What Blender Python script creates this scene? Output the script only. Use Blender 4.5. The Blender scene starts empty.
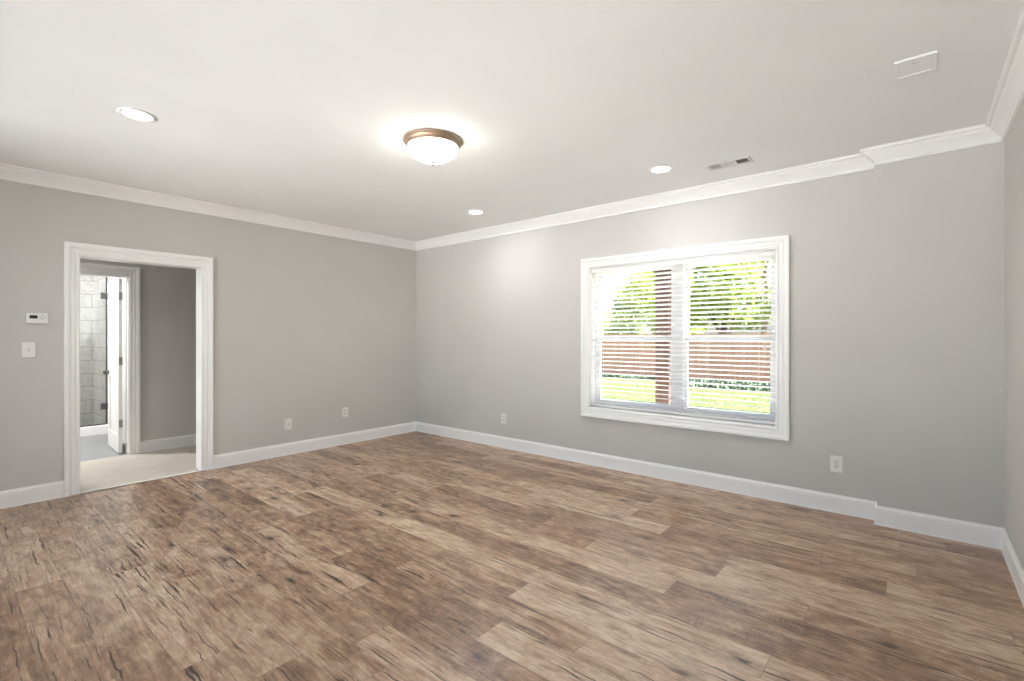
import bpy, bmesh, math, random
from mathutils import Vector, Matrix
random.seed(7)
D = bpy.data
SC = bpy.context.scene
COL = SC.collection
PI = math.pi

# ------------------------------------------------------------------ camera
cam = D.cameras.new('camera')
cam.sensor_width = 36.0
cam.lens = 484.34 / 1024 * 36
cam.shift_y = -3.42 / 1024
cam.clip_start = 0.02
cam_o = D.objects.new('camera', cam)
COL.objects.link(cam_o)
cam_o.location = (5.5354, -4.4644, 1.35)
cam_o.rotation_euler = (PI / 2, 0, math.radians(39.93))
SC.camera = cam_o

# ------------------------------------------------------------------ view
SC.view_settings.view_transform = 'Standard'
SC.view_settings.look = 'None'
SC.view_settings.gamma = 1
SC.view_settings.use_curve_mapping = False
SC.view_settings.exposure = 0.88

# ------------------------------------------------------------------ sky + sun
w = D.worlds.new('sky'); SC.world = w; w.use_nodes = True
wn = w.node_tree.nodes; wl = w.node_tree.links
bg = wn['Background']
sky = wn.new('ShaderNodeTexSky'); sky.sky_type = 'NISHITA'; sky.sun_disc = False
sky.sun_elevation = math.radians(50); sky.sun_rotation = math.radians(100)
sky.air_density = 1.0; sky.dust_density = 3.0; sky.ozone_density = 1.0
wl.new(sky.outputs[0], bg.inputs[0]); bg.inputs[1].default_value = 0.34
sun = D.lights.new('sun', 'SUN'); sun.energy = 22.0; sun.angle = math.radians(0.6); sun.color = (1, .98, .95)
sun_o = D.objects.new('sun', sun); COL.objects.link(sun_o)
sun_o.location = (12, 4, 14)
sd = Vector((.72, .06, .80))                 # direction towards the sun
sun_o.rotation_euler = sd.to_track_quat('Z', 'Y').to_euler()

# light strengths (used by the lamp builders below)
CAN_POWER = 4.2
HALL_FILL_POWER = 14.0
BOWL_GLOW = 13.0
BATH_POWER = 42.0

# ------------------------------------------------------------------ node helpers
def new_mat(name):
    m = D.materials.new(name); m.use_nodes = True
    nt = m.node_tree
    return m, nt, nt.nodes['Principled BSDF']

class G:
    """small helper that chains shader nodes"""
    def __init__(s, nt): s.nt = nt
    def n(s, t, **k):
        nd = s.nt.nodes.new(t)
        for a, b in k.items(): setattr(nd, a, b)
        return nd
    def put(s, sock, v):
        if hasattr(v, 'is_output'): s.nt.links.new(v, sock)
        else: sock.default_value = v
    def math(s, op, a, b=0.0, c=0.0):
        nd = s.n('ShaderNodeMath', operation=op)
        s.put(nd.inputs[0], a); s.put(nd.inputs[1], b); s.put(nd.inputs[2], c)
        return nd.outputs[0]
    def xyz(s, v):
        nd = s.n('ShaderNodeSeparateXYZ'); s.put(nd.inputs[0], v); return nd.outputs
    def vec(s, x, y, z):
        nd = s.n('ShaderNodeCombineXYZ')
        for i, q in enumerate((x, y, z)): s.put(nd.inputs[i], q)
        return nd.outputs[0]
    def noise(s, v, scale, detail=4, rough=.55, dist=0):
        nd = s.n('ShaderNodeTexNoise'); s.put(nd.inputs['Vector'], v)
        nd.inputs['Scale'].default_value = scale; nd.inputs['Detail'].default_value = detail
        nd.inputs['Roughness'].default_value = rough; nd.inputs['Distortion'].default_value = dist
        return nd.outputs[0]
    def white(s, v):
        nd = s.n('ShaderNodeTexWhiteNoise', noise_dimensions='3D'); s.put(nd.inputs['Vector'], v)
        return nd.outputs[0], nd.outputs[1]
    def ramp(s, f, stops, interp='LINEAR'):
        nd = s.n('ShaderNodeValToRGB'); cr = nd.color_ramp; cr.interpolation = interp
        while len(cr.elements) < len(stops): cr.elements.new(.5)
        for e, (p, c) in zip(cr.elements, stops):
            e.position = p; e.color = (*c, 1) if len(c) == 3 else c
        s.put(nd.inputs[0], f); return nd.outputs[0]
    def maprange(s, f, a, b, c=0.0, d=1.0):
        nd = s.n('ShaderNodeMapRange'); s.put(nd.inputs[0], f)
        for i, q in enumerate((a, b, c, d)): nd.inputs[i + 1].default_value = q
        return nd.outputs[0]
    def mix(s, f, a, b, blend='MIX'):
        nd = s.n('ShaderNodeMix', data_type='RGBA', blend_type=blend)
        s.put(nd.inputs[0], f)
        for i, q in ((6, a), (7, b)):
            s.put(nd.inputs[i], (*q, 1) if isinstance(q, tuple) and len(q) == 3 else q)
        return nd.outputs[2]
    def coords(s): return s.n('ShaderNodeTexCoord').outputs['Object']
    def bump(s, h, strength, dist):
        nd = s.n('ShaderNodeBump'); nd.inputs['Strength'].default_value = strength
        nd.inputs['Distance'].default_value = dist; s.put(nd.inputs['Height'], h); return nd.outputs[0]

def srgb(r, g, b):
    f = lambda c: c / 12.92 if c <= .04045 else ((c + .055) / 1.055) ** 2.4
    return (f(r / 255), f(g / 255), f(b / 255))

def paint(name, c, rough=.6, bump=.05, scale=180, metal=0.0, var=.02):
    m, nt, b = new_mat(name); g = G(nt)
    co = g.coords()
    n = g.noise(co, scale, 3)
    n2 = g.noise(co, 1.3, 2)
    col = g.mix(g.maprange(n2, .3, .7, 0, 1), tuple(x * (1 - var) for x in c), tuple(min(1, x * (1 + var)) for x in c))
    g.put(b.inputs['Base Color'], col)
    b.inputs['Roughness'].default_value = rough
    b.inputs['Metallic'].default_value = metal
    if bump: g.put(b.inputs['Normal'], g.bump(n, bump, .002))
    return m

M = {}
M['wall'] = paint('greige wall paint', srgb(207, 204, 200), .75, .08, 260)
M['ceiling'] = paint('flat ceiling paint', srgb(246, 246, 245), .9, .08, 220)
M['trim'] = paint('white semi gloss trim', srgb(249, 248, 246), .35, .0)
M['door'] = paint('white door paint', srgb(240, 238, 234), .4, .0)
M['plastic'] = paint('white plastic', srgb(238, 236, 232), .35, .0)
M['almond'] = paint('soft white plastic', srgb(226, 223, 217), .4, .0)
M['dark'] = paint('dark recess', (.03, .03, .03), .7, .0)
M['lcd'] = paint('dark display', (.03, .035, .03), .2, .0)
M['steel'] = paint('brushed nickel', (.42, .41, .40), .35, .0, metal=1.0)
M['gunmetal'] = paint('dark nickel', (.16, .155, .15), .4, .0, metal=1.0)
M['bronze'] = paint('antique bronze', srgb(166, 142, 120), .4, .05, 60, metal=.6, var=.1)
M['finial'] = paint('dark bronze finial', srgb(84, 70, 58), .45, .0, metal=.2)
M['vinyl'] = paint('white window vinyl', srgb(236, 236, 236), .4, .0)
M['slat'] = paint('white blind slat', srgb(242, 241, 239), .45, .0)
M['cord'] = paint('white cord', srgb(226, 223, 216), .8, .0)
M['vent'] = paint('white vent enamel', srgb(228, 226, 222), .4, .0)
M['duct'] = paint('grey duct', (.035, .035, .035), .7, .0)
M['siding'] = paint('outside wall', srgb(150, 110, 92), .8, .2, 40, var=.12)
M['concrete'] = paint('porch concrete', srgb(176, 172, 164), .85, .3, 30, var=.06)
M['bounce_paving'] = paint('pale bounce paving', srgb(228, 228, 228), .85, .3, 30, var=.05)
M['rubber'] = paint('dark seal', (.05, .048, .045), .6, .0)
M['bathfloor'] = paint('grey stone tile', srgb(138, 138, 137), .45, .05, 30, var=.08)

def emis(name, c, s):
    m, nt, b = new_mat(name); g = G(nt)
    b.inputs['Base Color'].default_value = (*c, 1)
    n = g.noise(g.coords(), 12, 3)
    g.put(b.inputs['Emission Color'], g.mix(n, tuple(x * .97 for x in c), c))
    b.inputs['Emission Strength'].default_value = s
    b.inputs['Roughness'].default_value = .3
    return m
M['lens'] = emis('lit lens', (1, .97, .92), 6.0)
M['bowl'] = emis('lit alabaster glass', (1, .975, .88), BOWL_GLOW)

def glass_mat():
    m = D.materials.new('clear glass'); m.use_nodes = True; nt = m.node_tree; g = G(nt)
    nt.nodes.remove(nt.nodes['Principled BSDF'])
    out = nt.nodes['Material Output']
    t = g.n('ShaderNodeBsdfTransparent'); t.inputs[0].default_value = (.97, .98, .975, 1)
    gl = g.n('ShaderNodeBsdfGlossy'); gl.inputs['Roughness'].default_value = .02
    fr = g.n('ShaderNodeFresnel'); fr.inputs[0].default_value = 1.45
    mx = g.n('ShaderNodeMixShader')
    nt.links.new(fr.outputs[0], mx.inputs[0]); nt.links.new(t.outputs[0], mx.inputs[1]); nt.links.new(gl.outputs[0], mx.inputs[2])
    nt.links.new(mx.outputs[0], out.inputs[0])
    return m
M['glass'] = glass_mat()

def floor_mat():
    m, nt, b = new_mat('rustic vinyl plank'); g = G(nt)
    PW, PL = .182, 1.22
    x, y, z = g.xyz(g.coords())
    ry = g.math('DIVIDE', y, PW); row = g.math('FLOOR', ry); fy = g.math('SUBTRACT', ry, row)
    off, _ = g.white(g.vec(row, 3.7, 1.1))
    rx = g.math('ADD', g.math('DIVIDE', x, PL), g.math('MULTIPLY', off, 7.0))
    ci = g.math('FLOOR', rx); fx = g.math('SUBTRACT', rx, ci)
    pid, pcol = g.white(g.vec(row, ci, .5))
    px, py, pz = g.xyz(pcol)
    # grain coordinates, shifted for each plank
    gx = g.math('ADD', x, g.math('MULTIPLY', px, 31.0)); gy = g.math('ADD', y, g.math('MULTIPLY', py, 17.0))
    grain = g.noise(g.vec(g.math('MULTIPLY', gx, 2.6), g.math('MULTIPLY', gy, 21.0), pz), 1.0, 9, .72, 1.1)
    fine = g.noise(g.vec(g.math('MULTIPLY', gx, 9.0), g.math('MULTIPLY', gy, 95.0), pz), 1.0, 5, .7)
    speck = g.noise(g.vec(g.math('MULTIPLY', gx, 11.0), g.math('MULTIPLY', gy, 20.0), pz), 1.0, 9, .78, .5)
    blotch = g.noise(g.vec(g.math('MULTIPLY', gx, 4.5), g.math('MULTIPLY', gy, 9.0), pz), 1.0, 6, .68, .8)
    t = g.math('ADD', g.math('MULTIPLY', grain, .48), g.math('ADD', g.math('ADD', g.math('MULTIPLY', fine, .20), g.math('MULTIPLY', speck, .26)), g.math('MULTIPLY', blotch, .44)))
    t = g.math('ADD', g.math('MULTIPLY', g.math('SUBTRACT', t, .69), 1.12), .612)
    t = g.math('ADD', t, g.maprange(pid, 0, 1, -.085, .085))
    col = g.ramp(t, [(.34, srgb(68, 45, 31)), (.46, srgb(112, 80, 57)), (.56, srgb(154, 119, 91)), (.66, srgb(188, 156, 127)), (.80, srgb(218, 196, 170))])
    # saw marks across the grain
    saw = g.noise(g.vec(g.math('MULTIPLY', gx, 150.0), g.math('MULTIPLY', gy, 14.0), pz), 1.0, 3, .6)
    sawm = g.maprange(g.noise(g.vec(gx, g.math('MULTIPLY', gy, 3.0), 2.0), 2.3, 2), .5, .68, 0, 1)
    col = g.mix(g.math('MULTIPLY', g.maprange(saw, .52, .7, 0, .55), sawm), col, srgb(206, 188, 168))
    # knots
    kn = g.n('ShaderNodeTexVoronoi', feature='F1'); kn.inputs['Scale'].default_value = 1.0
    wob = g.math('MULTIPLY', g.math('SUBTRACT', g.noise(g.vec(g.math('MULTIPLY', gx, 14.), g.math('MULTIPLY', gy, 30.), 0.), 1.0, 3), .5), .25)
    g.put(kn.inputs['Vector'], g.vec(g.math('ADD', g.math('MULTIPLY', gx, 2.4), wob), g.math('ADD', g.math('MULTIPLY', gy, 5.2), wob), pz))
    kd = kn.outputs['Distance']
    k_on = g.math('GREATER_THAN', g.xyz(kn.outputs['Color'])[0], .30)
    halo = g.math('MULTIPLY', g.maprange(kd, .30, .06, 0, .5), k_on)
    col = g.mix(halo, col, srgb(86, 58, 43))
    core = g.math('MULTIPLY', g.maprange(kd, .115, .05, 0, .9), k_on)
    col = g.mix(g.math('MULTIPLY', core, g.maprange(blotch, .35, .55, .4, 1.)), col, srgb(46, 30, 24))
    # cracks along the grain
    wv = g.math('MULTIPLY', g.math('SUBTRACT', g.noise(g.vec(g.math('MULTIPLY', gx, 9.0), g.math('MULTIPLY', gy, 9.0), pz), 1.0, 2), .5), .03)
    gyw = g.math('ADD', gy, wv)
    c1 = g.noise(g.vec(g.math('MULTIPLY', gx, 2.3), g.math('MULTIPLY', gyw, 82.0), g.math('ADD', pz, 4.0)), 1.0, 1.5, .5)
    c2 = g.noise(g.vec(g.math('MULTIPLY', gx, 4.6), g.math('MULTIPLY', gyw, 130.0), g.math('ADD', pz, 14.0)), 1.0, 1.5, .5)
    zone = g.maprange(g.noise(g.vec(g.math('MULTIPLY', gx, 1.2), g.math('MULTIPLY', gy, 4.0), g.math('ADD', pz, 9.0)), 1.0, 2), .38, .60, -.05, .06)
    crack = g.math('MAXIMUM', g.maprange(g.math('ADD', c1, zone), .690, .715, 0, 1), g.maprange(g.math('ADD', c2, zone), .705, .73, 0, .8))
    shade = g.maprange(g.math('ADD', c1, zone), .58, .70, 0, .45)
    col = g.mix(shade, col, srgb(96, 68, 50))
    col = g.mix(g.math('MULTIPLY', crack, .95), col, srgb(34, 23, 18))
    # seams
    ey = g.math('MULTIPLY', g.math('MINIMUM', fy, g.math('SUBTRACT', 1.0, fy)), PW)
    ex = g.math('MULTIPLY', g.math('MINIMUM', fx, g.math('SUBTRACT', 1.0, fx)), PL)
    seam = g.maprange(g.math('MINIMUM', ex, ey), .0008, .0024, 1, 0)
    col = g.mix(g.math('MULTIPLY', seam, .4), col, srgb(58, 40, 32))
    g.put(b.inputs['Base Color'], col)
    g.put(b.inputs['Roughness'], g.maprange(grain, .3, .7, .27, .40))
    b.inputs['Specular IOR Level'].default_value = .9
    h = g.math('SUBTRACT', g.math('MULTIPLY', t, .5), g.math('ADD', g.math('MULTIPLY', seam, .8), g.math('MULTIPLY', crack, .6)))
    g.put(b.inputs['Normal'], g.bump(h, .25, .0025))
    return m
M['floor'] = floor_mat()

def carpet_mat():
    m, nt, b = new_mat('beige carpet'); g = G(nt); co = g.coords()
    n = g.noise(co, 420, 3, .7); n2 = g.noise(co, 5, 4)
    col = g.mix(g.maprange(n, .3, .7), srgb(180, 170, 157), srgb(226, 219, 208))
    col = g.mix(g.maprange(n2, .35, .65, 0, .3), col, srgb(190, 176, 158))
    g.put(b.inputs['Base Color'], col); b.inputs['Roughness'].default_value = 1
    g.put(b.inputs['Normal'], g.bump(n, .8, .008)); return m
M['carpet'] = carpet_mat()

def tile_mat():
    """large marble wall tiles laid in a half bond; works on walls facing x or y"""
    m, nt, b = new_mat('marble wall tile'); g = G(nt)
    co = g.coords(); x, y, z = g.xyz(co)
    TW, TH = .61, .20
    u = g.math('ADD', x, y)
    rz = g.math('DIVIDE', z, TH); row = g.math('FLOOR', rz); fz = g.math('SUBTRACT', rz, row)
    ru = g.math('ADD', g.math('DIVIDE', u, TW), g.math('MULTIPLY', row, .5)); ci = g.math('FLOOR', ru); fu = g.math('SUBTRACT', ru, ci)
    eu = g.math('MULTIPLY', g.math('MINIMUM', fu, g.math('SUBTRACT', 1., fu)), TW)
    ez = g.math('MULTIPLY', g.math('MINIMUM', fz, g.math('SUBTRACT', 1., fz)), TH)
    grout = g.maprange(g.math('MINIMUM', eu, ez), .002, .005, 1, 0)
    pid, pc = g.white(g.vec(row, ci, .2))
    n = g.noise(g.vec(g.math('ADD', u, g.math('MULTIPLY', pid, 9.)), y, z), 3.0, 7, .65, 1.6)
    vein = g.maprange(g.math('ABSOLUTE', g.math('SUBTRACT', n, .5)), .05, .0, 0, .5)
    col = g.mix(vein, srgb(240, 239, 237), srgb(200, 197, 194))
    col = g.mix(g.maprange(pid, 0, 1, 0, .25), col, srgb(218, 216, 213))
    col = g.mix(grout, col, srgb(172, 168, 162))
    g.put(b.inputs['Base Color'], col); b.inputs['Roughness'].default_value = .25
    g.put(b.inputs['Normal'], g.bump(g.math('SUBTRACT', 1., grout), .3, .002)); return m
M['tile'] = tile_mat()

def wood_mat(name, dark, light, sx, sy, sz, rough=.75, board=0):
    m, nt, b = new_mat(name); g = G(nt); x, y, z = g.xyz(g.coords())
    n = g.noise(g.vec(g.math('MULTIPLY', x, sx), g.math('MULTIPLY', y, sy), g.math('MULTIPLY', z, sz)), 1.0, 6, .6, .4)
    col = g.ramp(n, [(.3, dark), (.7, light)])
    if board:
        pid, _ = g.white(g.vec(g.math('FLOOR', g.math('DIVIDE', x, board)), 0., 0.))
        col = g.mix(g.maprange(pid, 0, 1, 0, .4), col, tuple(c * .6 for c in light))
    g.put(b.inputs['Base Color'], col); b.inputs['Roughness'].default_value = rough
    g.put(b.inputs['Normal'], g.bump(n, .3, .004)); return m
M['cedar'] = wood_mat('cedar fence board', srgb(156, 112, 90), srgb(188, 148, 128), 14, 14, 1.2, board=.146)
M['postwood'] = wood_mat('brown porch timber', srgb(66, 46, 38), srgb(98, 72, 60), 16, 16, 1.3)

def leaf_mat(name, a, b_, trans):
    m = D.materials.new(name); m.use_nodes = True; nt = m.node_tree; g = G(nt)
    b = nt.nodes['Principled BSDF']; out = nt.nodes['Material Output']
    n = g.noise(g.coords(), 1.6, 4)
    n2 = g.noise(g.coords(), 14, 2)
    col = g.mix(g.maprange(g.math('ADD', g.math('MULTIPLY', n, .6), g.math('MULTIPLY', n2, .4)), .35, .65), a, b_)
    g.put(b.inputs['Base Color'], col); b.inputs['Roughness'].default_value = .6
    t = g.n('ShaderNodeBsdfTranslucent'); g.put(t.inputs[0], col)
    mx = g.n('ShaderNodeMixShader'); mx.inputs[0].default_value = trans
    nt.links.new(b.outputs[0], mx.inputs[1]); nt.links.new(t.outputs[0], mx.inputs[2]); nt.links.new(mx.outputs[0], out.inputs[0])
    return m
M['leaf_light'] = leaf_mat('pale green leaves', srgb(150, 168, 112), srgb(186, 196, 148), .4)
M['leaf_yellow'] = leaf_mat('yellow green leaves', srgb(140, 160, 60), srgb(186, 196, 104), .4)
M['leaf_dark'] = leaf_mat('mid green leaves', srgb(112, 136, 56), srgb(172, 186, 98), .4)
M['cover'] = leaf_mat('blue green groundcover', srgb(62, 80, 62), srgb(84, 102, 80), .1)  # shade at the fence foot put into the leaf colour
M['grass'] = leaf_mat('lawn blades', srgb(76, 96, 42), srgb(94, 106, 56), .3)
M['bark'] = wood_mat('tree bark', srgb(70, 56, 46), srgb(120, 102, 88), 9, 9, 2)

def lawn_mat():
    m, nt, b = new_mat('sunny lawn'); g = G(nt); co = g.coords()
    n = g.noise(co, .5, 5); n2 = g.noise(co, 30, 3, .7)
    col = g.mix(g.maprange(n, .35, .65), srgb(70, 92, 38), srgb(90, 104, 52))
    col = g.mix(g.maprange(n2, .4, .6, 0, .35), col, srgb(68, 84, 36))
    g.put(b.inputs['Base Color'], col); b.inputs['Roughness'].default_value = .9
    g.put(b.inputs['Normal'], g.bump(n2, .6, .03)); return m
M['lawn'] = lawn_mat()

# ------------------------------------------------------------------ mesh helpers
class MB:
    def __init__(s): s.bm = bmesh.new()
    def box(s, lo, hi, bevel=0.0):
        vs = [s.bm.verts.new((x, y, z)) for x in (lo[0], hi[0]) for y in (lo[1], hi[1]) for z in (lo[2], hi[2])]
        fs = []
        for q in ((0, 1, 3, 2), (4, 6, 7, 5), (0, 4, 5, 1), (2, 3, 7, 6), (0, 2, 6, 4), (1, 5, 7, 3)):
            fs.append(s.bm.faces.new([vs[i] for i in q]))
        if bevel:
            es = {e for f in fs for e in f.edges}
            bmesh.ops.bevel(s.bm, geom=list(es), offset=bevel, segments=2, affect='EDGES', profile=.6)
        return s
    def lathe(s, prof, seg=40, c=(0, 0, 0), cap=False):
        rings = []
        for r, z in prof:
            if r < 1e-6: rings.append([s.bm.verts.new((c[0], c[1], c[2] + z))])
            else: rings.append([s.bm.verts.new((c[0] + r * math.cos(2 * PI * i / seg), c[1] + r * math.sin(2 * PI * i / seg), c[2] + z)) for i in range(seg)])
        for a, b in zip(rings, rings[1:]):
            for i in range(seg):
                j = (i + 1) % seg
                if len(a) == 1 and len(b) == 1: continue
                if len(a) == 1: s.bm.faces.new((a[0], b[j], b[i]))
                elif len(b) == 1: s.bm.faces.new((a[i], a[j], b[0]))
                else: s.bm.faces.new((a[i], a[j], b[j], b[i]))
        return s
    def tube(s, pts, r, seg=10, caps=True):
        rings = []
        pts = [Vector(p) for p in pts]
        for i, p in enumerate(pts):
            d = (pts[min(i + 1, len(pts) - 1)] - pts[max(i - 1, 0)]).normalized()
            u = d.cross(Vector((0, 0, 1)))
            if u.length < .05: u = d.cross(Vector((1, 0, 0)))
            u.normalize(); v = d.cross(u)
            rr = r[i] if isinstance(r, (list, tuple)) else r
            rings.append([s.bm.verts.new(p + u * rr * math.cos(2 * PI * k / seg) + v * rr * math.sin(2 * PI * k / seg)) for k in range(seg)])
        for a, b in zip(rings, rings[1:]):
            for i in range(seg):
                j = (i + 1) % seg
                s.bm.faces.new((a[i], a[j], b[j], b[i]))
        if caps:
            s.bm.faces.new(rings[0]); s.bm.faces.new(list(reversed(rings[-1])))
        return s
    def sweep(s, sections, closed_path=False, caps=True):
        """sections: list of rings (each a closed loop of 3D points)"""
        R = [[s.bm.verts.new(p) for p in sec] for sec in sections]
        n = len(R); m = len(R[0])
        for k in range(n if closed_path else n - 1):
            a, b = R[k], R[(k + 1) % n]
            for i in range(m):
                j = (i + 1) % m
                s.bm.faces.new((a[i], a[j], b[j], b[i]))
        if caps and not closed_path:
            s.bm.faces.new(R[0]); s.bm.faces.new(list(reversed(R[-1])))
        return s
    def build(s, name, mat, parent=None, loc=None, smooth=False, offset=None):
        bmesh.ops.recalc_face_normals(s.bm, faces=s.bm.faces[:])
        me = D.meshes.new(name)
        if offset is not None:
            bmesh.ops.translate(s.bm, verts=s.bm.verts[:], vec=-Vector(offset))
        s.bm.to_mesh(me); s.bm.free()
        if smooth:
            for p in me.polygons: p.use_smooth = True
        o = D.objects.new(name, me); COL.objects.link(o)
        me.materials.append(mat)
        if parent is not None: o.parent = parent
        if loc is not None: o.location = loc
        elif offset is not None: o.location = offset
        return o

def tag(o, label=None, cat=None, group=None, kind=None):
    if label: o['label'] = label
    if cat: o['category'] = cat
    if group: o['group'] = group
    if kind: o['kind'] = kind
    return o
def struct(o, label, cat):
    return tag(o, label, cat, None, 'structure')
def thing(name, label, cat, loc, rot=(0, 0, 0), group=None):
    o = D.objects.new(name, None); COL.objects.link(o); o.empty_display_size = .1
    o.location = loc; o.rotation_euler = rot
    return tag(o, label, cat, group)
def copy_tree(o, loc, rot=None, label=None):
    c = o.copy(); COL.objects.link(c); c.location = loc
    if rot is not None: c.rotation_euler = rot
    if label: c['label'] = label
    def rec(src, dst):
        for ch in list(src.children):
            k = ch.copy(); COL.objects.link(k); k.parent = dst; rec(ch, k)
    rec(o, c)
    return c

# ------------------------------------------------------------------ room dimensions
H = 2.70
W = 5.96; BX = 5.313; BD = .098; YB = -5.30
DY0, DY1, DZ = -3.655, -2.733, 2.045          # cased opening in the left wall
WT = .145                                      # left wall thickness
WX0, WX1, WZ0, WZ1 = 2.872, 4.646, .603, 2.084 # window opening
WD = .17                                       # window wall thickness
HX = -1.40                                     # far wall of the hall
BY0, BY1, BZ = -3.84, -3.018, 2.045            # bathroom doorway
BWT = .12

# ------------------------------------------------------------------ room shell
struct(MB().box((0, YB, -.12), (W, 0, 0)).build('floor', M['floor']), 'brown rustic wood plank floor of the empty room', 'floor')
struct(MB().box((HX, -6.2, -.12), (0, -.6, .004)).build('floor_hall', M['carpet']), 'beige carpet in the hall beyond the open doorway', 'floor')
struct(MB().box((-4.4, -4.9, -.12), (HX, -2.6, 0)).build('floor_bathroom', M['bathfloor']), 'grey tiled floor of the bathroom past the hall', 'floor')
struct(MB().box((-4.5, -6.2, H), (W + .15, WD, H + .2)).build('ceiling', M['ceiling']), 'smooth white ceiling over the room', 'ceiling')

b = MB()
T = .012                                       # jamb board thickness
b.box((-WT, -6.2, 0), (0, DY0 - T, H)); b.box((-WT, DY1 + T, 0), (0, WD, H)); b.box((-WT, DY0 - T, DZ + T), (0, DY1 + T, H))
struct(b.build('wall_left', M['wall']), 'grey wall with the open cased doorway', 'wall')
b = MB()
b.box((0, 0, 0), (WX0, WD, H)); b.box((WX1, 0, 0), (W + .15, WD, H)); b.box((WX0, 0, 0), (WX1, WD, WZ0)); b.box((WX0, 0, WZ1), (WX1, WD, H))
struct(b.build('wall_front', M['wall']), 'grey wall holding the large white framed window', 'wall')
struct(MB().box((BX, -BD, 0), (W, 0, H)).build('wall_corner', M['wall']), 'shallow grey wall projection in the corner beside the window wall', 'wall')
struct(MB().box((W, YB - .15, 0), (W + .15, 0, H)).build('wall_right', M['wall']), 'pale grey side wall meeting the shallow projection', 'wall')
PX0, PX1, PZ1 = .62, 5.52, 2.48                  # wide glazed opening added behind the camera for fill daylight
b = MB()
b.box((0, YB - .15, 0), (PX0, YB, H)); b.box((PX1, YB - .15, 0), (W, YB, H)); b.box((PX0, YB - .15, PZ1), (PX1, YB, H))
struct(b.build('wall_back', M['wall']), 'grey wall behind the camera with a wide opening added for fill daylight', 'wall')
gd = D.objects.new('fill_door', None); COL.objects.link(gd); gd.location = (PX0, YB - .1, 0)
struct(gd, 'unseen white framed glass door added behind the camera for fill daylight', 'door')
b = MB(); pw = PX1 - PX0
b.box((0, -.04, 0), (.05, .04, PZ1)); b.box((pw - .05, -.04, 0), (pw, .04, PZ1)); b.box((.05, -.04, PZ1 - .05), (pw - .05, .04, PZ1)); b.box((.05, -.04, 0), (pw - .05, .04, .03))
b.build('frame', M['vinyl'], gd)
for i in range(3):
    x0 = .05 + i * (pw - .1) / 3; x1 = x0 + (pw - .1) / 3; yy = (-.02, .0, -.02)[i]
    b = MB(); z0, z1 = .03, PZ1 - .05
    b.box((x0, yy, z0), (x0 + .05, yy + .02, z1)); b.box((x1 - .05, yy, z0), (x1, yy + .02, z1)); b.box((x0 + .05, yy, z1 - .05), (x1 - .05, yy + .02, z1)); b.box((x0 + .05, yy, z0), (x1 - .05, yy + .02, z0 + .08))
    sa = b.build('sash', M['vinyl'], gd)
    MB().box((x0 + .05, yy + .008, z0 + .08), (x1 - .05, yy + .012, z1 - .05)).build('pane', M['glass'], sa)

# hall and bathroom shell
b = MB()
b.box((HX - BWT, -6.2, 0), (HX, BY0, H)); b.box((HX - BWT, BY1, 0), (HX, -.6, H)); b.box((HX - BWT, BY0, BZ), (HX, BY1, H))
struct(b.build('wall_hall', M['wall']), 'grey hall wall seen through the open doorway', 'wall')
struct(MB().box((HX - BWT, -.6, 0), (-WT, -.5, H)).build('wall_hall_end', M['wall']), 'grey end wall of the hall', 'wall')
struct(MB().box((HX - BWT, -6.3, 0), (-WT, -6.2, H)).build('wall_hall_start', M['wall']), 'grey near end wall of the hall', 'wall')
BRY = -2.885                                    # right wall of bathroom and shower
SHX = -3.14                                     # face of shower curb
SBX = -4.10                                     # back wall of the shower
struct(MB().box((SHX + .02, BRY, 0), (HX - BWT, BRY + .1, H)).build('wall_bathroom', M['wall']), 'grey bathroom wall behind the open white door', 'wall')
struct(MB().box((SBX - .1, BRY, 0), (SHX + .02, BRY + .1, H)).build('wall_shower', M['tile']), 'marble tiled side wall inside the shower', 'wall')
struct(MB().box((SBX - .1, -4.8, 0), (SBX, BRY, H)).build('wall_shower_back', M['tile']), 'marble tiled back wall inside the shower', 'wall')
struct(MB().box((SBX - .1, -4.9, 0), (HX - BWT, -4.8, H)).build('wall_bathroom_far', M['wall']), 'grey far wall of the bathroom', 'wall')

# ------------------------------------------------------------------ mouldings
def closed_profile(pts):                        # outline (a = off the wall, z) closed back along the wall
    return pts
BASE = [(.0005, 0), (.018, 0), (.018, .006), (.016, .009), (.016, .106), (.0125, .108), (.0125, .112), (.0155, .115), (.0145, .120), (.0095, .125), (.008, .130), (.006, .137), (.0005, .137)]
def wall_run(prof, p0, p1, n0, n1, z0=0.0, flip=1):
    """prof swept from p0 to p1; n0/n1 are the mitre vectors (off-the-wall direction at each end)"""
    secs = []
    for p, n in ((p0, n0), (p1, n1)):
        secs.append([(p[0] + n[0] * a, p[1] + n[1] * a, z0 + flip * z) for a, z in prof])
    return secs
def base(name, label, runs):
    b = MB()
    for r in runs: b.sweep(wall_run(BASE, *r))
    struct(b.build(name, M['trim']), label, 'baseboard')
C0 = .108                                       # casing width at the doorway
base('baseboard_left', 'white baseboard along the wall with the doorway', [((0, YB), (0, DY0 - .101), (1, 1), (1, 0)), ((0, DY1 + .101), (0, 0), (1, 0), (1, -1))])
base('baseboard_front', 'white baseboard under the window', [((0, 0), (BX, 0), (1, -1), (-1, -1)), ((BX, 0), (BX, -BD), (-1, -1), (-1, -1))])
base('baseboard_corner', 'white baseboard around the shallow corner projection', [((BX, -BD), (W, -BD), (-1, -1), (-1, -1))])
base('baseboard_right', 'white baseboard along the pale side wall', [((W, -BD), (W, YB), (-1, -1), (-1, 1))])
base('baseboard_back', 'white baseboard behind the camera', [((0, YB), (PX0, YB), (1, 1), (0, 1)), ((PX1, YB), (W, YB), (0, 1), (-1, 1))])
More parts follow.
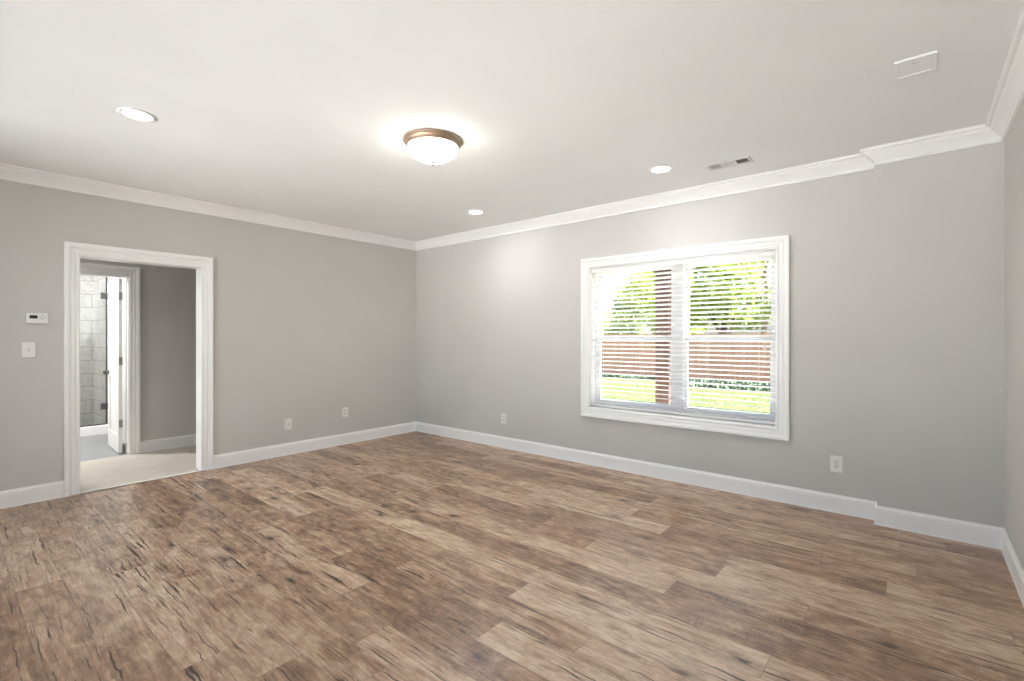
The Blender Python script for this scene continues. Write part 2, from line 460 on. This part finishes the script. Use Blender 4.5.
base('baseboard_hall', 'white baseboard along the hall wall beyond the doorway', [((HX, -6.2), (HX, BY0 - .09), (1, 0), (1, 0)), ((HX, BY1 + .095), (HX, -.6), (1, 0), (1, 0))])

CROWN = [(.0005, .1085), (.015, .1085), (.017, .104), (.017, .095), (.011, .091), (.014, .086), (.022, .078), (.032, .066), (.044, .054), (.056, .044), (.066, .036), (.071, .028), (.071, .021), (.083, .021), (.090, .018), (.094, .012), (.094, .0005), (.0005, .0005)]
def crown(name, label, runs):
    b = MB()
    for r in runs: b.sweep(wall_run(CROWN, *r, z0=H, flip=-1))
    struct(b.build(name, M['trim']), label, 'crown molding')
crown('trim_1', 'white crown molding above the doorway wall', [((0, YB), (0, 0), (1, 1), (1, -1))])
crown('trim_2', 'white crown molding above the window wall', [((0, 0), (BX, 0), (1, -1), (-1, -1)), ((BX, 0), (BX, -BD), (-1, -1), (-1, -1))])
crown('trim_3', 'white crown molding above the corner projection', [((BX, -BD), (W, -BD), (-1, -1), (-1, -1))])
crown('trim_4', 'white crown molding above the pale side wall', [((W, -BD), (W, YB), (-1, -1), (-1, 1))])
crown('trim_5', 'white crown molding behind the camera', [((0, YB), (W, YB), (1, 1), (-1, 1))])

# casing profile: a = 0 (inner edge) .. 1 (outer edge), b = projection from the wall
CAS = [(0, .0005), (0, .012), (.06, .015), (.15, .015), (.17, .009), (.24, .009), (.27, .013), (.40, .017), (.50, .0185), (.53, .013), (.60, .013), (.64, .021), (.74, .026), (.86, .028), (1, .027), (1, .0005)]
def casing(corners, outs, to3d, closed):
    secs = []
    for (cu, cv), (ou, ov) in zip(corners, outs):
        secs.append([to3d(cu + ou * a, cv + ov * a, d) for a, d in CAS])
    return MB().sweep(secs, closed_path=closed)
# doorway: room-side casing + jamb
c = casing([(DY0, 0), (DY0, DZ), (DY1, DZ), (DY1, 0)], [(-.101, 0), (-.101, .1135), (.101, .1135), (.101, 0)], lambda u, v, d: (d, u, v), False)
struct(c.build('trim_6', M['trim']), 'white stepped casing around the open doorway', 'door casing')
b = MB()
b.box((-WT - .001, DY0 - T, .0045), (.001, DY0, DZ + T)); b.box((-WT - .001, DY1, .0045), (.001, DY1 + T, DZ + T)); b.box((-WT - .001, DY0, DZ), (.001, DY1, DZ + T))
struct(b.build('trim_7', M['trim']), 'white jamb lining the open doorway', 'door jamb')
# carpet edge strip at the doorway
struct(MB().box((-.012, DY0, .0045), (.024, DY1, .0095), .002).build('trim_8', M['almond']), 'thin pale strip where the carpet meets the wood floor', 'threshold')
# bathroom doorway casing and jamb
c = casing([(BY0, .0045), (BY0, BZ), (BY1, BZ), (BY1, .0045)], [(-.09, 0), (-.09, .11), (.094, .11), (.094, 0)], lambda u, v, d: (HX + d, u, v), False)
struct(c.build('trim_9', M['trim']), 'white casing around the bathroom doorway in the hall', 'door casing')
b = MB()
b.box((HX - BWT - .001, BY0, .0045), (HX + .001, BY0 + T, BZ)); b.box((HX - BWT - .001, BY1 - T, .0045), (HX + .001, BY1, BZ)); b.box((HX - BWT - .001, BY0 + T, BZ - T), (HX + .001, BY1 - T, BZ))
struct(b.build('trim_10', M['trim']), 'white jamb lining the bathroom doorway', 'door jamb')

# ------------------------------------------------------------------ window
win = D.objects.new('window_1', None); COL.objects.link(win); win.location = ((WX0 + WX1) / 2, 0, WZ0)
struct(win, 'wide white framed double window with blinds', 'window')
def wpart(b, name, mat, parent=win):
    return b.build(name, mat, parent, loc=(0, 0, 0) if parent is not win else None, offset=None)
def wbuild(b, name, mat, par=None):
    o = b.build(name, mat)
    o.parent = par or win
    o.matrix_parent_inverse = Matrix.Translation(-Vector(win.location))
    return o
cw = .093
c = casing([(WX0, WZ0), (WX0, WZ1), (WX1, WZ1), (WX1, WZ0)], [(-cw, -cw), (-cw, cw), (cw, cw), (cw, -cw)], lambda u, v, d: (u, -d, v), True)
wbuild(c, 'casing', M['trim'])
b = MB(); JT = .010
b.box((WX0, -.001, WZ0), (WX0 + JT, .09, WZ1)); b.box((WX1 - JT, -.001, WZ0), (WX1, .09, WZ1))
b.box((WX0 + JT, -.001, WZ1 - JT), (WX1 - JT, .09, WZ1)); b.box((WX0 + JT, -.001, WZ0), (WX1 - JT, .09, WZ0 + JT))
wbuild(b, 'jamb_liner', M['trim'])
ix0, ix1, iz0, iz1 = WX0, WX1, WZ0, WZ1
MX0, MX1 = 3.738, 3.838                          # centre mullion
b = MB(); FR = .036
b.box((ix0, .09, iz0), (ix0 + FR, WD, iz1)); b.box((ix1 - FR, .09, iz0), (ix1, WD, iz1))
FT = .020
b.box((ix0 + FR, .09, iz1 - FT), (ix1 - FR, WD, iz1)); b.box((ix0 + FR, .09, iz0), (ix1 - FR, WD, iz0 + FR))
wbuild(b, 'frame', M['vinyl'])
wbuild(MB().box((MX0, .085, iz0 + FR), (MX1, WD, iz1 - FT), .004), 'mullion', M['vinyl'])
ZM = 1.325
for (a0, a1) in ((ix0 + FR, MX0), (MX1, ix1 - FR)):
    for up in (0, 1):
        y0, y1 = (.134, .160) if up else (.102, .130)
        z0, z1 = (ZM - .02, iz1 - FT) if up else (iz0 + FR, ZM + .022)
        s_ = .034; bt = .030 if up else .052; tp = .028 if up else .034
        b = MB()
        b.box((a0, y0, z0), (a0 + s_, y1, z1)); b.box((a1 - s_, y0, z0), (a1, y1, z1))
        b.box((a0 + s_, y0, z1 - tp), (a1 - s_, y1, z1)); b.box((a0 + s_, y0, z0), (a1 - s_, y1, z0 + bt))
        sash = wbuild(b, 'sash', M['vinyl'])
        ym = (y0 + y1) / 2
        wbuild(MB().box((a0 + s_, ym - .002, z0 + bt), (a1 - s_, ym + .002, z1 - tp)), 'pane', M['glass'], sash)
        if not up:
            mx = (a0 + a1) / 2
            wbuild(MB().box((mx - .03, .092, z1 - .002), (mx + .03, .128, z1 + .012), .003), 'sash_lock', M['vinyl'], sash)
# outside brick frame so that the wall reads from outside
# ------------------------------------------------------------------ blind
bl = thing('window_blind', 'white horizontal slat blind hanging inside the window frame', 'blind', ((WX0 + WX1) / 2, .045, WZ1 - JT))
BW = (WX1 - WX0) / 2 - JT - .006
MB().box((-BW, -.022, -.036), (BW, .026, -.001), .002).build('headrail', M['slat'], bl)
v = MB().sweep([[(x, -.028, -.001), (x, -.038, -.001), (x, -.040, -.010), (x, -.037, -.018), (x, -.037, -.036), (x, -.040, -.041), (x, -.039, -.046), (x, -.028, -.046)] for x in (-BW - .003, BW + .003)])
v.build('valance', M['slat'], bl)
PITCH = .0432; NS = 32; TILT = math.radians(15); DEP = .0254
zb = -(WZ1 - JT - WZ0 - JT)                      # sill, in the blind's own frame
LAD = (-BW + .11, -BW * .36, BW * .36, BW - .13)
smesh = None
z_first = -.066
for k in range(NS):
    z = z_first - k * PITCH
    if smesh is None:
        sec = []
        t = .0015
        top = []; bot = []
        for i in range(7):
            q = -1 + 2 * i / 6
            yy = q * DEP; zz = .0022 * (1 - q * q)
            top.append((yy, zz + t)); bot.append((yy, zz - t))
        ring = top + bot[::-1]
        ct, st = math.cos(-TILT), math.sin(-TILT)  # room-side edge up
        ring = [(a * ct - c_ * st, a * st + c_ * ct) for a, c_ in ring]
        o = MB().sweep([[(x, a, c_) for a, c_ in ring] for x in (-BW, BW)]).build('slat', M['slat'], bl, loc=(0, 0, z))
        smesh = o.data
        tag(o)
    else:
        o = D.objects.new('slat', smesh); COL.objects.link(o); o.parent = bl; o.location = (0, 0, z)
z_last = z_first - (NS - 1) * PITCH
z_rail = z_last - .034
MB().box((-BW, -.024, z_rail - .009), (BW, .024, z_rail + .009), .003).build('bottom_rail', M['slat'], bl)
for lx in LAD:
    b = MB()
    for yy in (-.0262, .0262): b.tube([(lx, yy, -.036), (lx, yy, z_rail)], .0009, 6)
    for k in range(NS):
        z = z_first - k * PITCH - .0025
        b.tube([(lx, -.0262, z + math.sin(TILT) * .026), (lx, .0262, z - math.sin(TILT) * .026)], .0006, 4)
    b.build('ladder_cord', M['cord'], bl)
for dx, ln in ((4.545, .80), (4.558, .83)):
    x = dx - (WX0 + WX1) / 2
    cd = MB().tube([(x, -.0300, -.046), (x, -.0300, -ln)], .0011, 6).build('tilt_cord', M['cord'], bl)
    MB().lathe([(0, .012), (.003, .011), (.006, -.004), (.0075, -.016), (.006, -.022), (0, -.023)], 14, (x, -.0300, -ln)).build('tassel', M['slat'], cd, smooth=True)

# ------------------------------------------------------------------ bathroom door, shower
dr = D.objects.new('door_1', None); COL.objects.link(dr); dr.location = (HX - BWT + .004, BY1 - T - .012, .012)
dr.rotation_euler = (0, 0, math.radians(-2.2))
struct(dr, 'white bathroom door standing open', 'door')
# leaf runs to -x from the hinge; the room side face is at y = -.055
LW, LH, LT = .66, 2.015, .035
b = MB()
y0, y1 = -.055, -.055 + LT
st_ = .105
rails = [(0, .20), (.86, .98), (LH - .11, LH)]
b.box((-LW, y0, 0), (-LW + st_, y1, LH), .0015); b.box((-st_, y0, 0), (0, y1, LH), .0015)
for r0, r1 in rails: b.box((-LW + st_, y0, r0), (-st_, y1, r1))
leaf = b.build('leaf', M['door'], dr)
for r0, r1 in ((.20, .86), (.98, LH - .11)):
    p = MB().box((-LW + st_, y0 + .010, r0), (-st_, y1 - .010, r1))
    p.box((-LW + st_ + .05, y0 + .004, r0 + .05), (-st_ - .05, y1 - .004, r1 - .05), .003)
    p.build('panel', M['door'], leaf)
for z in (.34, 1.06, 1.81):
    hb = MB().box((-.0005, y0 + .002, z - .045), (.0022, y1 - .002, z + .045), .0008)
    hb.tube([(.004, y1 - .001, z - .047), (.004, y1 - .001, z + .047)], .005, 10)
    hb.build('hinge', M['steel'], dr)
kb = MB()
for s_, yy in ((-1, y0), (1, y1)):
    kb.tube([(-LW + .065, yy, .905), (-LW + .065, yy + s_ * .006, .905)], .028, 20)
    kb.tube([(-LW + .065, yy, .905), (-LW + .065, yy + s_ * .012, .905), (-LW + .065, yy + s_ * .028, .905), (-LW + .065, yy + s_ * .040, .905), (-LW + .065, yy + s_ * .052, .905), (-LW + .065, yy + s_ * .058, .905)], [.011, .010, .014, .026, .024, .012], 18)
kb.build('door_knob', M['gunmetal'], dr, smooth=True)

struct(MB().box((SHX - .10, -4.8, 0), (SHX, BRY, .125), .006).build('trim_11', M['trim']), 'white shower curb', 'shower curb')
sh = thing('shower_door', 'clear glass shower door with dark square hinges', 'shower door', (SHX - .05, BRY - .012, .135))
gl = MB().box((-.004, -.80, .006), (.004, -.016, 2.08)).build('glass_panel', M['glass'], sh)
MB().box((-.007, -.016, .006), (.007, -.002, 2.08), .002).build('side_seal', M['rubber'], sh)
MB().box((-.007, -.80, -.009), (.007, -.016, .006), .002).build('bottom_seal', M['rubber'], sh)
for z in (.245, 1.79):
    hb = MB()
    hb.box((.008, -.070, z - .042), (.020, -.022, z + .042), .002); hb.box((-.020, -.070, z - .042), (-.008, -.022, z + .042), .002)
    hb.box((-.020, -.0015, z - .042), (.020, .0115, z + .042), .002); hb.box((-.008, -.022, z - .025), (.008, -.0015, z + .025))
    hb.build('hinge', M['gunmetal'], sh)
hd = MB().tube([(.004, -.74, .82), (.05, -.74, .82), (.05, -.74, 1.02), (.004, -.74, 1.02)], .009, 12).build('handle', M['gunmetal'], sh)

# ------------------------------------------------------------------ lamps
GRP = 'recessed ceiling downlights'
def downlight(label, loc):
    t = thing('recessed_light', label, 'ceiling light', loc, (0, 0, 0), GRP)
    MB().lathe([(.096, 0), (.096, -.004), (.092, -.0075), (.080, -.0085), (.074, -.006), (.071, -.001), (.071, 0)], 48).build('trim_ring', M['plastic'], t, smooth=True)
    MB().lathe([(.071, -.0012), (.045, -.0034), (.02, -.0042), (0, -.0044)], 48).build('lens', M['lens'], t, smooth=True)
    L = D.lights.new('downlight_lamp', 'AREA'); L.shape = 'DISK'; L.size = .13; L.energy = CAN_POWER; L.color = (.96, .985, 1)
    lo = D.objects.new('lamp', L); COL.objects.link(lo); lo.parent = t; lo.location = (0, 0, -.012)
    return t
d0 = downlight('lit recessed ceiling light, the large one above the doorway', (1.905, -3.672, H))
hl = copy_tree(d0, (-.78, -5.0, H), label='added unseen fill light in the hall, hidden by the doorway wall')  # extra downlight added out of view to brighten the hall
for ch in hl.children:
    if ch.type == 'LIGHT':
        ch.data = ch.data.copy(); ch.data.energy = HALL_FILL_POWER
copy_tree(d0, (3.956, -.713, H), label='lit recessed ceiling light beside the ceiling vent, above the window')
copy_tree(d0, (1.882, -.705, H), label='lit recessed ceiling light, the small one near the far room corner')

fl = thing('flush_mount_light', 'lit bronze rimmed glass bowl ceiling light in the middle of the ceiling', 'ceiling light', (2.985, -2.262, H))
MB().lathe([(0, -.001), (.190, -.001), (.199, -.004), (.201, -.010), (.198, -.015), (.191, -.018), (.189, -.022), (.187, -.030), (.182, -.038), (.177, -.042), (.175, -.047), (.170, -.049), (.166, -.046)], 64).build('rim', M['bronze'], fl, smooth=True)
MB().lathe([(.171, -.044), (.170, -.058), (.163, -.076), (.148, -.096), (.124, -.115), (.092, -.131), (.055, -.142), (.02, -.1465), (0, -.147)], 64).build('glass_bowl', M['bowl'], fl, smooth=True)
MB().lathe([(0, -.1455), (.012, -.147), (.015, -.151), (.011, -.156), (.007, -.160), (.009, -.165), (.006, -.171), (0, -.173)], 20).build('finial', M['finial'], fl, smooth=True)

bt = thing('bathroom_light', 'round lit bathroom ceiling light past the hall', 'ceiling light', (-2.35, -3.95, H))
MB().lathe([(0, -.001), (.15, -.001), (.155, -.02), (.15, -.03), (.14, -.03)], 40).build('rim', M['steel'], bt, smooth=True)
MB().lathe([(.14, -.03), (.13, -.06), (.09, -.085), (0, -.095)], 40).build('glass_bowl', M['lens'], bt, smooth=True)
L = D.lights.new('bathroom_lamp', 'AREA'); L.shape = 'DISK'; L.size = .24; L.energy = BATH_POWER; L.color = (.96, .985, 1)
lo = D.objects.new('lamp', L); COL.objects.link(lo); lo.parent = bt; lo.location = (0, 0, -.10)

# ------------------------------------------------------------------ ceiling register and plate
vt = thing('ceiling_vent', 'small white three section air vent in the ceiling', 'vent', (4.412, -.500, H))
VL, VW = .162, .072
b = MB(); fw_ = .022
for lo_, hi_ in (((-VL, -VW), (VL, -VW + fw_)), ((-VL, VW - fw_), (VL, VW)), ((-VL, -VW + fw_), (-VL + fw_, VW - fw_)), ((VL - fw_, -VW + fw_), (VL, VW - fw_))):
    b.box((lo_[0], lo_[1], -.008), (hi_[0], hi_[1], -.0005), .0015)
for xx in (-.047, .047): b.box((xx - .006, -VW + fw_, -.007), (xx + .006, VW - fw_, -.0005))
b.build('frame', M['vent'], vt)
MB().box((-VL + fw_, -VW + fw_, -.0012), (VL - fw_, VW - fw_, -.0004)).build('duct_opening', M['duct'], vt)
for sec, (xa, xb) in enumerate(((-VL + fw_, -.053), (-.041, .041), (.053, VL - fw_))):
    if sec == 1:
        n = 3; span = 2 * (VW - fw_)
        for i in range(n):
            yc = -VW + fw_ + span * (i + .5) / n
            c_, s2 = math.cos(math.radians(40)) * .009, -math.sin(math.radians(40)) * .009
            MB().sweep([[(x, yc - c_, -.0045 - s2 * .35), (x, yc + c_, -.0045 + s2 * .35), (x, yc + c_, -.0037 + s2 * .35), (x, yc - c_, -.0037 - s2 * .35)] for x in (xa, xb)]).build('louver', M['vent'], vt)
    else:
        n = 5 if sec == 0 else 7; span = xb - xa; sg = 1 if sec == 0 else -1
        for i in range(n):
            xc = xa + span * (i + .5) / n
            MB().sweep([[(xc - sg * .0032, y, -.0074), (xc + sg * .0032, y, -.0020), (xc + sg * .0032 + .0007, y, -.0020), (xc - sg * .0032 + .0007, y, -.0074)] for y in (-VW + fw_, VW - fw_)]).build('louver', M['vent'], vt)

pl = thing('ceiling_cover_plate', 'flat white rectangular plate on the ceiling near the pale side wall', 'cover plate', (5.528, -1.338, H))
b = MB(); PX, PY = .080, .098
MB().box((-PX, -PY, -.006), (PX, PY, -.0005), .002).build('plate', M['ceiling'], pl)
b = MB(); q = .016
for lo_, hi_ in (((-PX, -PY), (PX, -PY + q)), ((-PX, PY - q), (PX, PY)), ((-PX, -PY + q), (-PX + q, PY - q)), ((PX - q, -PY + q), (PX, PY - q))):
    b.box((lo_[0], lo_[1], -.011), (hi_[0], hi_[1], -.006), .0015)
b.build('border', M['ceiling'], pl)
MB().box((-.014, -.050, -.0085), (.014, -.036, -.006), .001).build('latch', M['almond'], pl)

# ------------------------------------------------------------------ wall plates, thermostat
def plate(name, label, cat, loc, rotz, w_, h_, kind, group=None):
    """built facing -y at the origin, then turned"""
    t = thing(name, label, cat, loc, (0, 0, rotz), group)
    MB().box((-w_ / 2, -.006, -h_ / 2), (w_ / 2, -.0003, h_ / 2), .002).build('cover_plate', M['plastic'], t)
    def screw(z):
        b_ = MB().tube([(0, -.006, z), (0, -.0072, z)], .0032, 12); b_.build('screw', M['plastic'], t)
    if kind == 'switch':
        tg = MB().box((-.0055, -.0075, -.013), (.0055, -.006, .013), .0006).build('toggle_frame', M['almond'], t)
        b_ = MB().sweep([[(x, -.0075, -.005), (x, -.0075, .006), (x, -.018, .011), (x, -.0185, .004)] for x in (-.0042, .0042)])
        b_.build('toggle', M['plastic'], tg)
        screw(.030); screw(-.030)
    if kind == 'outlet':
        for z in (.0195, -.0195):
            r = MB().box((-.0165, -.0080, z - .0135), (.0165, -.006, z + .0135), .0019).build('receptacle', M['almond'], t)
            s_ = MB()
            for x, hh in ((-.0065, .0045), (.0065, .0038)): s_.box((x - .0012, -.0085, z + .002 - hh), (x + .0012, -.0079, z + .002 + hh))
            s_.tube([(0, -.0079, z - .0085), (0, -.0085, z - .0085)], .0022, 10)
            s_.build('slots', M['dark'], r)
        screw(0)
    if kind == 'decora':
        r = MB().box((-.0165, -.0085, -.0335), (.0165, -.006, .0335), .001).build('receptacle', M['almond'], t)
        s_ = MB()
        for z in (.017, -.017):
            for x, hh in ((-.0060, .0042), (.0060, .0036)): s_.box((x - .0011, -.0090, z + .002 - hh), (x + .0011, -.0084, z + .002 + hh))
            s_.tube([(0, -.0084, z - .0075), (0, -.0090, z - .0075)], .0020, 10)
        s_.build('slots', M['dark'], r)
        screw(.048); screw(-.048)
    if kind == 'coax':
        MB().tube([(0, -.006, 0), (0, -.009, 0), (0, -.0091, 0), (0, -.016, 0)], [.0075, .0075, .0047, .0047], 6).build('coax_jack', M['steel'], t)
        screw(.040); screw(-.040)
    return t
R = PI / 2                                        # -y facing turned to face +x
plate('light_switch', 'white light switch plate beside the doorway, below the thermostat', 'light switch', (0, -3.968, 1.247), R, .082, .124, 'switch')
plate('wall_plate', 'plain white wall plate low on the wall between doorway and corner, nearer the doorway', 'wall plate', (0, -1.854, .353), R, .080, .122, 'coax')
plate('power_outlet', 'white power outlet on the doorway wall, closer to the room corner', 'power outlet', (0, -1.132, .405), R, .080, .122, 'outlet')
plate('power_outlet', 'white power outlet on the window wall, between room corner and window', 'power outlet', (1.672, 0, .358), 0, .076, .120, 'outlet')
plate('power_outlet', 'white power outlet right below the window and beside the wall projection', 'power outlet', (5.057, 0, .372), 0, .080, .124, 'decora')

th = thing('thermostat', 'white thermostat with dark display on the wall beside the doorway', 'thermostat', (0, -3.920, 1.505), (0, 0, R))
MB().box((-.062, -.006, -.040), (.062, -.0003, .040), .002).build('back_plate', M['plastic'], th)
MB().box((-.065, -.028, -.043), (.065, -.006, .043), .005).build('body', M['plastic'], th)
MB().box((-.045, -.0288, -.004), (.002, -.0278, .022), .0004).build('display', M['lcd'], th)
for x, z in ((.030, .020), (.030, -.006), (.017, .006), (.045, .006)):
    MB().box((x - .0045, -.0292, z - .0035), (x + .0045, -.0278, z + .0035), .0008).build('button', M['steel'], th)

# ------------------------------------------------------------------ outside
GZ = -.20
struct(MB().box((-40, WD, GZ - .3), (30, 60, GZ)).build('ground', M['lawn']), 'sunny green lawn outside the window', 'lawn')
struct(MB().box((-3, WD, GZ), (9, 2.45, -.06), .01).build('porch_slab', M['concrete']), 'concrete porch slab outside the window', 'porch')

struct(MB().box((-12, -24, GZ - .3), (18, YB - .15, -.03)).build('bounce_paving', M['bounce_paving']), 'unseen pale paving added behind the house to bounce sunlight indoors', 'bounce_paving')  # unseen pale slab added to bounce sunlight up to the ceiling
pp = thing('porch_post', 'brown square timber porch post outside the window', 'post', (2.81, 2.13, -.06))
MB().box((-.095, -.095, 0), (.095, .095, 2.64), .006).build('shaft', M['postwood'], pp)
b = MB()
b.box((-.14, -.14, 2.33), (.14, .14, 2.40), .006); b.box((-.115, -.115, 2.29), (.115, .115, 2.33), .004)
cp = b.build('capital', M['postwood'], pp)
b = MB(); b.box((-.12, -.12, 0), (.12, .12, .16), .006); b.build('plinth', M['postwood'], pp)
bmx = MB().box((-1.5, -.08, 0), (8.5, .08, .24), .006).build('porch_beam', M['postwood'], loc=(0, 2.13, 2.58))
tag(bmx, 'long brown timber beam resting on the porch post', 'beam')

# fence
FY = 12.45; FH0, FH1 = GZ + .04, 1.47
fn = thing('cedar_fence', 'long reddish brown wooden fence behind the lawn', 'fence', (-3, FY, GZ))
SP = 2.42
for k in range(-5, 5):
    xa = k * SP
    MB().box((xa - .05, .03, 0), (xa + .05, .13, 1.60), .005).build('post', M['cedar'], fn)
    b = MB(); nb = 16; bw = SP / nb
    for i in range(nb):
        x0 = xa + i * bw; hh = 1.66 + random.uniform(-.008, .008)
        yj = random.uniform(-.003, .003)
        b.box((x0 + .003, -.022 + yj, .04), (x0 + bw - .003, -.002 + yj, hh), .002)
    b.build('board_panel', M['cedar'], fn)
    b = MB()
    for z in (.30, .90, 1.45): b.box((xa + .05, .0035, z), (xa + SP - .05, .030, z + .09))
    b.build('rail', M['cedar'], fn)

def leaves(b, centre, rad, n, size, seed, squash=1.0, fill=.45):
    rng = random.Random(seed)
    for _ in range(n):
        while True:
            p = Vector((rng.uniform(-1, 1), rng.uniform(-1, 1), rng.uniform(-1, 1)))
            if fill < p.length < 1 or (p.length < 1 and rng.random() < .25): break
        p = Vector((p.x * rad[0], p.y * rad[1], p.z * rad[2] * squash)) + Vector(centre)
        d = Vector((rng.gauss(0, 1), rng.gauss(0, 1), rng.gauss(0, .6))).normalized()
        u = d.cross(Vector((rng.gauss(0, 1), rng.gauss(0, 1), rng.gauss(0, 1)))).normalized()
        s_ = size * rng.uniform(.6, 1.3)
        q = [p + d * s_, p + u * s_ * .42, p - d * s_, p - u * s_ * .42]
        b.bm.faces.new([b.bm.verts.new(x) for x in q])

def tree(name, label, loc, height, spread, mat, n, seed, leaf=.13, blobs=9, trunk_h=.3):
    rng = random.Random(seed)
    t = thing(name, label, 'tree', loc, group='trees beyond the fence')
    tr = MB()
    top = height * .72
    tr.tube([(0, 0, 0), (rng.uniform(-.1, .1), 0, height * .2), (rng.uniform(-.2, .2), .1, height * .45), (0, 0, top)], [.17, .14, .10, .04], 9)
    bs = []
    for i in range(blobs):
        a = 2 * PI * i / blobs + rng.uniform(-.4, .4)
        zz = height * rng.uniform(trunk_h, .82); rr = spread * rng.uniform(.2, .7)
        bs.append((Vector((math.cos(a) * rr, math.sin(a) * rr, zz)), spread * rng.uniform(.38, .58)))
        tr.tube([(0, 0, max(.5, zz - height * .22)), tuple(bs[-1][0] * .6 + Vector((0, 0, zz * .36))), tuple(bs[-1][0])], [.06, .04, .015], 6)
    bs.append((Vector((0, 0, height * .84)), spread * .42))
    tr.build('trunk', M['bark'], t)
    lf = MB()
    for i, (c_, r_) in enumerate(bs):
        leaves(lf, c_, (r_, r_, r_ * .85), n // len(bs), leaf, seed * 31 + i)
    lf.build('foliage', M[mat], t)
    return t
TR = [
    ('pale leafy tree beyond the fence, toward the left part of the window', (-9.9, 21.5), 4.6, 2.0, 'leaf_light', 4200),
    ('pale leafy tree beyond the fence, beside the porch post', (-6.2, 19.3), 4.4, 1.7, 'leaf_light', 4200),
    ('yellow green tree beyond the fence, just past the centre mullion', (-3.4, 17.4), 5.4, 1.9, 'leaf_yellow', 4600),
    ('tall dark green tree beyond the fence, behind the right sash', (-.3, 15.6), 7.2, 1.9, 'leaf_dark', 6400),
    ('tall dark green tree beyond the fence, at the edge of the right sash', (3.6, 15.9), 7.0, 1.8, 'leaf_dark', 6000),
    ('far pale tree behind the nearer trees', (-13.4, 24), 4.6, 2.6, 'leaf_light', 3600),
    ('far tall green tree behind the dark trees', (-1.2, 26.0), 9.6, 3.0, 'leaf_yellow', 5200),
    ('yellow green tree beyond the fence, outside the window edge', (8.2, 16.5), 6.0, 2.0, 'leaf_yellow', 4000),
    ('low pale tree filling the gap behind the fence', (-7.4, 26.5), 5.0, 2.4, 'leaf_light', 3600),
]
for i, (lab, (x, y), h_, sp, m_, n_) in enumerate(TR):
    tree('leafy_tree', lab, (x, y, GZ), h_, sp, m_, n_, 11 + i)

# low groundcover along the foot of the fence, dark to stand for shaded grass; then lawn blades
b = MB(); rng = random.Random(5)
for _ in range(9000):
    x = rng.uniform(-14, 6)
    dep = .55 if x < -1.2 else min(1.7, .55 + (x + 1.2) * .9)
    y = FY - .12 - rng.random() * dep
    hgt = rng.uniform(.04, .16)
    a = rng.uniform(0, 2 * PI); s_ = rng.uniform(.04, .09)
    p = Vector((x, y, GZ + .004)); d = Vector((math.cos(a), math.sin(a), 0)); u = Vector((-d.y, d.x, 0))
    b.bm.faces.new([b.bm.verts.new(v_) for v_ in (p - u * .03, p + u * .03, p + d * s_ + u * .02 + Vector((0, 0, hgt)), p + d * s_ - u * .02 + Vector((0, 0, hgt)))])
tag(b.build('shade_band', M['cover']), 'painted shade band of low blue green plants along the foot of the fence', 'plants', kind='stuff')
b = MB()
for _ in range(26000):
    y = 2.6 + 7.4 * rng.random(); x = rng.uniform(-9, 6)
    a = rng.uniform(0, 2 * PI); hgt = rng.uniform(.03, .07)
    p = Vector((x, y, GZ + .001)); u = Vector((math.cos(a), math.sin(a), 0)) * .006
    tip = p + Vector((rng.gauss(0, .02), rng.gauss(0, .02), hgt))
    b.bm.faces.new([b.bm.verts.new(v_) for v_ in (p - u, p + u, tip)])
tag(b.build('lawn_grass', M['grass']), 'short yellow green grass blades on the lawn', 'grass', kind='stuff')
